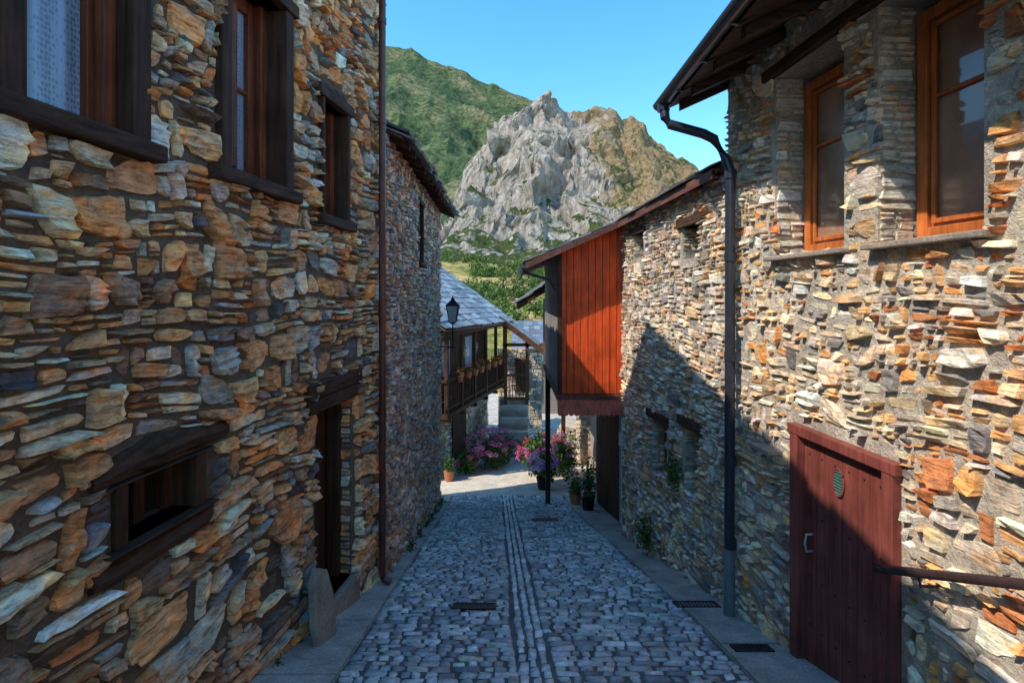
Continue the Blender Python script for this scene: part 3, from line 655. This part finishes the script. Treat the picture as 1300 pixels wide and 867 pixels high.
mb.obj('wall_core',M['mortR'],rw)
mb=MB()
for (a,b,zt) in ((.2,.9,-4.6),(.9,1.5,-4.2),(1.5,2.9,-3.7)):
    stones(mb,FW.P,layout(rng,a,b,-5.8,zt-.05,(.09,.16),(.12,.4),.4),rng,palJ+[(1,(.35,.3,.25))],maxn=4,warp=.01)
mb.obj('wall_stones',M['stoneR'],rw)

# ---------------------------------------------------------------- wall lantern
lamp=empty('street_lamp'); mb=MB(); L0=V(-1.33,11.5,-.62)
mb.tube([(-1.68,11.5,-1.15),(-1.33,11.5,-1.15)],.014,8); mb.tube([(-1.68,11.5,-1.45),(-1.5,11.5,-1.22),(-1.36,11.5,-1.16)],.009,8); mb.tube([(-1.33,11.5,-1.2),(-1.33,11.5,-.62)],.016,8)
mb.box((-1.70,11.47,-1.5),(.02,0,0),(0,.06,0),(0,0,.42))
def frust(mb,c,z0,z1,r0,r1,k=4,ph=math.pi/4):
    vs=[(c[0]+r*math.cos(ph+2*math.pi*j/k),c[1]+r*math.sin(ph+2*math.pi*j/k),z) for z,r in((z0,r0),(z1,r1)) for j in range(k)]
    mb.add(vs,[(j,(j+1)%k,k+(j+1)%k,k+j) for j in range(k)]+[tuple(range(k))[::-1],tuple(range(k,2*k))])
frust(mb,L0,-.64,-.60,.06,.10); frust(mb,L0,-.235,-.215,.215,.215); frust(mb,L0,-.215,-.10,.20,.05); frust(mb,L0,-.10,-.07,.05,.06); frust(mb,L0,-.07,.0,.03,.008)
for j in range(4):
    w=math.pi/4+math.pi/2*j; mb.tube([(L0[0]+.10*math.cos(w),L0[1]+.10*math.sin(w),-.60),(L0[0]+.19*math.cos(w),L0[1]+.19*math.sin(w),-.235)],.009,6)
mb.obj('lantern_frame',M['iron'],lamp)
mb=MB(); frust(mb,L0,-.60,-.235,.092,.182); mb.obj('lantern_glass',M['lampglass'],lamp)

# ---------------------------------------------------------------- foliage
def leaves(mb,c,r,n,size,cols,rng,shell=.5):
    for _ in range(n):
        d=rng.normal(size=3); d/=np.linalg.norm(d); rr=(shell+(1-shell)*rng.rand()); p=np.array(c)+d*np.array(r)*rr
        nrm=d*.8+rng.normal(size=3)*.6+V(0,0,.4); nrm/=np.linalg.norm(nrm); a=np.cross(nrm,rng.normal(size=3)); a/=np.linalg.norm(a); b=np.cross(nrm,a)
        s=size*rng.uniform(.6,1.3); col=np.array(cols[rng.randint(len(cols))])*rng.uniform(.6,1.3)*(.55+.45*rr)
        mb.add([p-a*s,p-b*s*.45,p+a*s,p+b*s*.45],[(0,1,2,3)],col)
GR=[(.07,.15,.025),(.10,.19,.035),(.05,.11,.02),(.13,.22,.045)]
def hydrangea(x,y,h,rad,flc,nf,seed,pot=False):
    rng=np.random.RandomState(seed); e=empty('hydrangea_bush'); z0=float(gz(y)); base=z0+(.3 if pot else 0)
    mb=MB()
    for k in range(7):
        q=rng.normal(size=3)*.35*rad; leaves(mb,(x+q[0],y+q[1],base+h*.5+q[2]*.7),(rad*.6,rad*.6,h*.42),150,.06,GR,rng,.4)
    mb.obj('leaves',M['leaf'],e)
    mb=MB()
    for k in range(8): w=rng.rand()*6.28; mb.tube([(x,y,base),(x+.4*rad*math.cos(w),y+.4*rad*math.sin(w),base+h*.6)],.008,5)
    mb.obj('stems',M['dark'],e)
    mb=MB()
    for k in range(nf):
        d=rng.normal(size=3); d[2]=abs(d[2])*.9-.25; d[1]-=.5; d/=np.linalg.norm(d); c=V(x,y,base+h*.5)+d*np.array([rad,rad,h*.52])*rng.uniform(.8,1.05)
        col=flc[rng.randint(len(flc))]; leaves(mb,c,(.085,.085,.07),60,.026,[col],rng,.85)
    mb.obj('flower_heads',M['petal'],e)
    if pot:
        mb=MB(); frust(mb,(x,y),z0,z0+.32,.13,.19,16,0); mb.obj('pot',M['iron'],e)
PK=[(.8,.12,.38),(.85,.30,.56),(.68,.15,.48),(.88,.5,.66)]
hydrangea(-.80,15.6,1.25,.62,PK,48,1); hydrangea(-.3,16.1,1.1,.5,PK,30,2); hydrangea(-1.35,14.9,.7,.3,[(.6,.15,.3)],8,3)
hydrangea(.82,13.4,.75,.40,[(.7,.42,.78),(.75,.52,.85),(.75,.25,.58),(.85,.7,.86)],28,4,True)
hydrangea(.72,14.9,1.2,.55,[(.8,.07,.12),(.85,.18,.46),(.8,.3,.62)],34,5); hydrangea(1.35,14.6,1.25,.5,[(.8,.12,.3),(.8,.35,.66)],24,6)
for i,(x,y,h) in enumerate(((1.62,10.9,.5),(1.75,11.6,.9),(1.45,11.7,.35),(-1.75,14.2,.45),(.35,16.7,.4))):
    rng=np.random.RandomState(90+i); e=empty('potted_plant'); z=float(gz(y))+.03; mb=MB(); frust(mb,(x,y),z,z+.25,.11,.15,14,0); mb.obj('pot',M['iron' if i<2 else 'terra'],e)
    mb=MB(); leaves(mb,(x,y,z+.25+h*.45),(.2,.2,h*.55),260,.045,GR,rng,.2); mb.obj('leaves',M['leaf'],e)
for i,(x,y,h,r) in enumerate(((rx(6.9)-.12,6.9,.55,.14),(rx(6.2)-.02,6.15,.5,.1))):
    rng=np.random.RandomState(120+i); mb=MB(); zc=float(gz(y))+.05+h/2 if i==0 else -2.1
    leaves(mb,(x,y,zc),(r,.25,h/2),420,.03,GR,rng,.1); mb.obj('wall_plant',M['leaf'])
rng=np.random.RandomState(133); mb=MB()
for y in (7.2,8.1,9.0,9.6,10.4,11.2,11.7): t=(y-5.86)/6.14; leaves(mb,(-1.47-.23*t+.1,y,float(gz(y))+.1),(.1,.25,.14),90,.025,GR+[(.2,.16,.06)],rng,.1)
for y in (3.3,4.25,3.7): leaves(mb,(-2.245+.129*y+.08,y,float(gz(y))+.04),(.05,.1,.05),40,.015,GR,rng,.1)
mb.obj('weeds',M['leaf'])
for i,u in enumerate((1.3,2.0,2.6,3.2,3.9,4.6,5.2)):
    rng=np.random.RandomState(150+i); p=FH.P(u,-2.34,bd+.06); e=empty('flower_pot'); mb=MB(); frust(mb,p,-2.52,-2.34,.08,.12,12,0); mb.obj('pot',M['terra'],e)
    mb=MB(); leaves(mb,(p[0],p[1],-2.24),(.14,.14,.1),60,.04,GR,rng,.2); mb.obj('leaves',M['leaf'],e)
    mb=MB(); leaves(mb,(p[0],p[1],-2.2),(.17,.17,.14),60,.032,[(.8,.06,.02),(.85,.2,.03)],rng,.7); mb.obj('petals',M['petal'],e)
for i,u in enumerate((2.,3.)):
    p=FH.P(u,-1.7,bd-.05); mb=MB()
    for k in range(12): w=2*math.pi*k/12; mb.tube([p,p+FH.d*.2*math.cos(w)+V(0,0,.2*math.sin(w))],.012,5)
    mb.obj('dried_flower_wheel',M['panel'])

# ---------------------------------------------------------------- terrain
def interp(x,pts): return np.interp(x,[p[0] for p in pts],[p[1] for p in pts])
def terrain(name,x0,x1,nx,y0,y1,ny,hf,mat):
    X=np.linspace(x0,x1,nx);Y=np.linspace(y0,y1,ny); vs=[]
    for y in Y:
        for x in X: vs.append(hf(x,y))
    mb=MB(); mb.add(vs,[(r*nx+q,r*nx+q+1,(r+1)*nx+q+1,(r+1)*nx+q) for r in range(ny-1) for q in range(nx-1)]); return mb.obj(name,mat,smooth=False)
def near_h(x,y): return -6.3+ (y-26)*.105 + .018*max(0,-x+10)*(y-26)/60 - .02*x*min(1,(y-26)/40)
def hf1(x,y):
    z=near_h(x,y)+1.2*noise.fractal(Vector((x*.05,y*.05,0)),1,2,4)*min(1,(y-26)/25)
    return (x,y,z)
def tmat(name,a,b,c,s=.05,tree=False):
    m,nt,bs=newmat(name); v=coords(nt); g=noisen(nt,v,s,5,.7); h=noisen(nt,v,s*9,4,.75)
    c1=ramp(nt,g,[(.36,a),(.5,b),(.64,c)]); c1=mix(nt,'MULTIPLY',.9,c1,ramp(nt,h,[(.35,.3),(.6,1.4)])); nt.links.new(c1,bs.inputs['Base Color']); bs.inputs['Roughness'].default_value=.95; bs.inputs['Specular IOR Level'].default_value=.1
    bump(nt,bs,h,.9,1.0/s*.04); return m
terrain('hillside',-110,140,90,25,250,80,hf1,tmat('dry_grass_slope',(.12,.16,.03),(.34,.26,.08),(.50,.35,.16),.06))
CR=[(330,420),(480,400),(528,372),(542,340),(558,300),(572,266),(586,238),(600,200),(616,164),(634,146),(654,134),(674,126),(690,120),(708,121),(722,128),(736,141),(750,139),(774,135),(802,148),(834,170),(866,195),(890,212),(940,256),(1000,295),(1150,350),(1400,380)]
YC=330.
def hf2(x,y):
    t=(y-190)/(YC-190)
    pxx=650+650*x/(YC*.97)
    cz=(375-interp(pxx,CR))*YC/650
    foot=near_h(x,min(y,240))
    if t<=1: s=max(0,t); f=.38*s+.62*s**2.3 if s<1 else 1
    else: f=1-.9*(t-1)
    h=foot+(cz-foot)*f
    rock=float(np.interp(pxx,[520,600,700,735,790,1000],[.8,1,1,.75,.5,.4]))
    env=min(1,max(0,t)*2.0)
    wx=x+6*noise.noise(Vector((x*.03,y*.03,1.7)))
    p=Vector((wx*.028+h*.006,y*.015,h*.006)); r=noise.ridged_multi_fractal(p,.9,2.1,6,1,2)
    q=noise.ridged_multi_fractal(Vector((wx*.095+9,y*.045,h*.025)),.82,2.2,5,1,2)
    f3=noise.fractal(Vector((x*.22,y*.22,h*.14)),.8,2,5)
    k=.42+.58*min(1,abs(t-1)*4)
    gul=abs(math.sin((pxx+ .22*h)*.043+1.2*noise.noise(Vector((x*.02,y*.02,0)))))
    h+=env*rock*k*((r-1.25)*15+(q-1.2)*7-(1-gul)**2*13)+env*f3*2.0
    n1=noise.noise(Vector((x*.05,y*.05,h*.05+5))); n2=noise.noise(Vector((x*.14,y*.14,h*.12+15)))
    return (x+env*rock*(n1*8+n2*3),y+env*rock*(noise.noise(Vector((x*.06+20,y*.06,h*.05)))*10+noise.noise(Vector((x*.16+20,y*.16,h*.12)))*4.5),h)
def mount_mat():
    m,nt,b=newmat('mountain_rock'); v=coords(nt); g=noisen(nt,v,.045,4,.75); h=noisen(nt,v,.3,5,.75); st=noisen(nt,coords(nt,(.22,.22,.07)),1,5,.8)
    rock=ramp(nt,st,[(.3,(.11,.09,.075)),(.43,(.31,.255,.20)),(.55,(.45,.38,.31)),(.64,(.54,.49,.43)),(.75,(.42,.28,.17))])
    dry=ramp(nt,h,[(.35,(.12,.095,.045)),(.5,(.33,.22,.11)),(.7,(.44,.31,.18))])
    gr=ramp(nt,h,[(.35,(.03,.05,.015)),(.6,(.09,.11,.03)),(.75,(.20,.16,.06))])
    geo=N(nt,'ShaderNodeNewGeometry'); sx=N(nt,'ShaderNodeSeparateXYZ'); nt.links.new(geo.outputs['True Normal'],sx.inputs[0])
    sp=N(nt,'ShaderNodeSeparateXYZ'); nt.links.new(geo.outputs['Position'],sp.inputs[0])
    mt=lambda op,a,bb: mth(nt,op,a,bb)
    xr=mt('ADD',mt('MULTIPLY',mt('SUBTRACT',sp.outputs[0],36.),.03),mt('MULTIPLY',mt('SUBTRACT',g,.5),4.0)); xr=ramp(nt,xr,[(.2,0),(.7,1)])
    c=mix(nt,'MIX',xr,rock,dry)
    flat=mt('ADD',sx.outputs[2],mt('MULTIPLY',mt('SUBTRACT',g,.5),2.6)); zf=mt('MULTIPLY',sp.outputs[2],.0036); flat=ramp(nt,mt('SUBTRACT',flat,zf),[(.50,0),(.62,1)])
    c=mix(nt,'MIX',flat,c,gr); nt.links.new(c,b.inputs['Base Color']); b.inputs['Roughness'].default_value=.95; b.inputs['Specular IOR Level'].default_value=.1
    bump(nt,b,mt('ADD',st,mt('MULTIPLY',h,.6)),1.0,3.5); return m
terrain('mountain',-95,330,340,190,440,220,hf2,mount_mat())
CG=[(0,60),(400,50),(470,58),(500,64),(520,63),(545,74),(580,84),(620,103),(665,126),(720,152),(800,200),(1000,270),(1400,340)]
def hf3(x,y):
    t=(y-330)/(800-330); cz=(375-interp(650+650*x/800,CG))*800/650
    s=min(1,max(0,t)); f=.55*s+.45*s*s if t<=1 else 1-.6*(t-1)
    h=10+(cz-10)*f; r=noise.ridged_multi_fractal(Vector((x*.006,y*.006,0)),.9,2.1,5,1,2); f2=noise.fractal(Vector((x*.03,y*.03,3)),.9,2,5)
    e=min(1,max(0,t)*3); k=.2+.8*min(1,abs(t-1)*3)
    return (x,y,h+e*k*(r-1.2)*38+e*f2*7)
terrain('green_hill',-700,900,240,330,1100,130,hf3,tmat('hill_scrub',(.042,.070,.035),(.080,.11,.045),(.18,.16,.085),.018))
rng=np.random.RandomState(5); mb=MB()
for i in range(640):
    y=40+rng.rand()**1.1*170; x=(rng.uniform(535,730)-650)/650*y
    if noise.noise(Vector((x*.04,y*.04,7)))<-.04: continue
    x2,y2,z=hf1(x,y) if y<225 else (x,y,near_h(x,y)); r=rng.uniform(.5,1.6)*(1 if y<120 else 1.5)
    col=[(.07,.13,.02),(.12,.20,.03),(.05,.09,.02),(.18,.23,.05)]
    for k in range(3):
        q=rng.normal(size=3)*r*.4; leaves(mb,(x+q[0],y+q[1],z+r*.45+abs(q[2])),(r*.7,r*.7,r*.6),34,r*.22,col,rng,.6)
mb.obj('hillside_shrubs',M['leaf'])

# ---------------------------------------------------------------- light, sky, camera
k=.5; el=math.radians(49); t=math.tan(el)*math.sqrt(1+k*k)
sd=Vector((1,k,-t)).normalized()
sl=D.lights.new('sun','SUN'); sl.energy=5.0; sl.angle=math.radians(.5); sl.color=(1,.91,.78); so=D.objects.new('sun',sl); SC.collection.objects.link(so)
so.rotation_euler=sd.to_track_quat('-Z','Y').to_euler(); so.location=(-20,-10,30)
w=D.worlds.new('World'); SC.world=w; w.use_nodes=True; nt=w.node_tree; bg=nt.nodes['Background']; sky=nt.nodes.new('ShaderNodeTexSky'); sky.sky_type='NISHITA'; sky.sun_disc=False
sky.sun_elevation=el; sky.sun_rotation=math.atan2(-1,-k); sky.air_density=1.0; sky.dust_density=.1; sky.ozone_density=1.2
hs=nt.nodes.new('ShaderNodeHueSaturation'); hs.inputs['Saturation'].default_value=1.34; hs.inputs['Hue'].default_value=.490
nt.links.new(sky.outputs[0],hs.inputs['Color']); nt.links.new(hs.outputs[0],bg.inputs[0]); bg.inputs[1].default_value=.37
cam=D.cameras.new('camera'); co=D.objects.new('camera',cam); SC.collection.objects.link(co); co.location=(0,0,0); co.rotation_euler=(math.pi/2,0,0)
cam.lens=18; cam.sensor_width=36; cam.shift_y=-58.5/1300; cam.clip_end=6000; cam.clip_start=.05; SC.camera=co
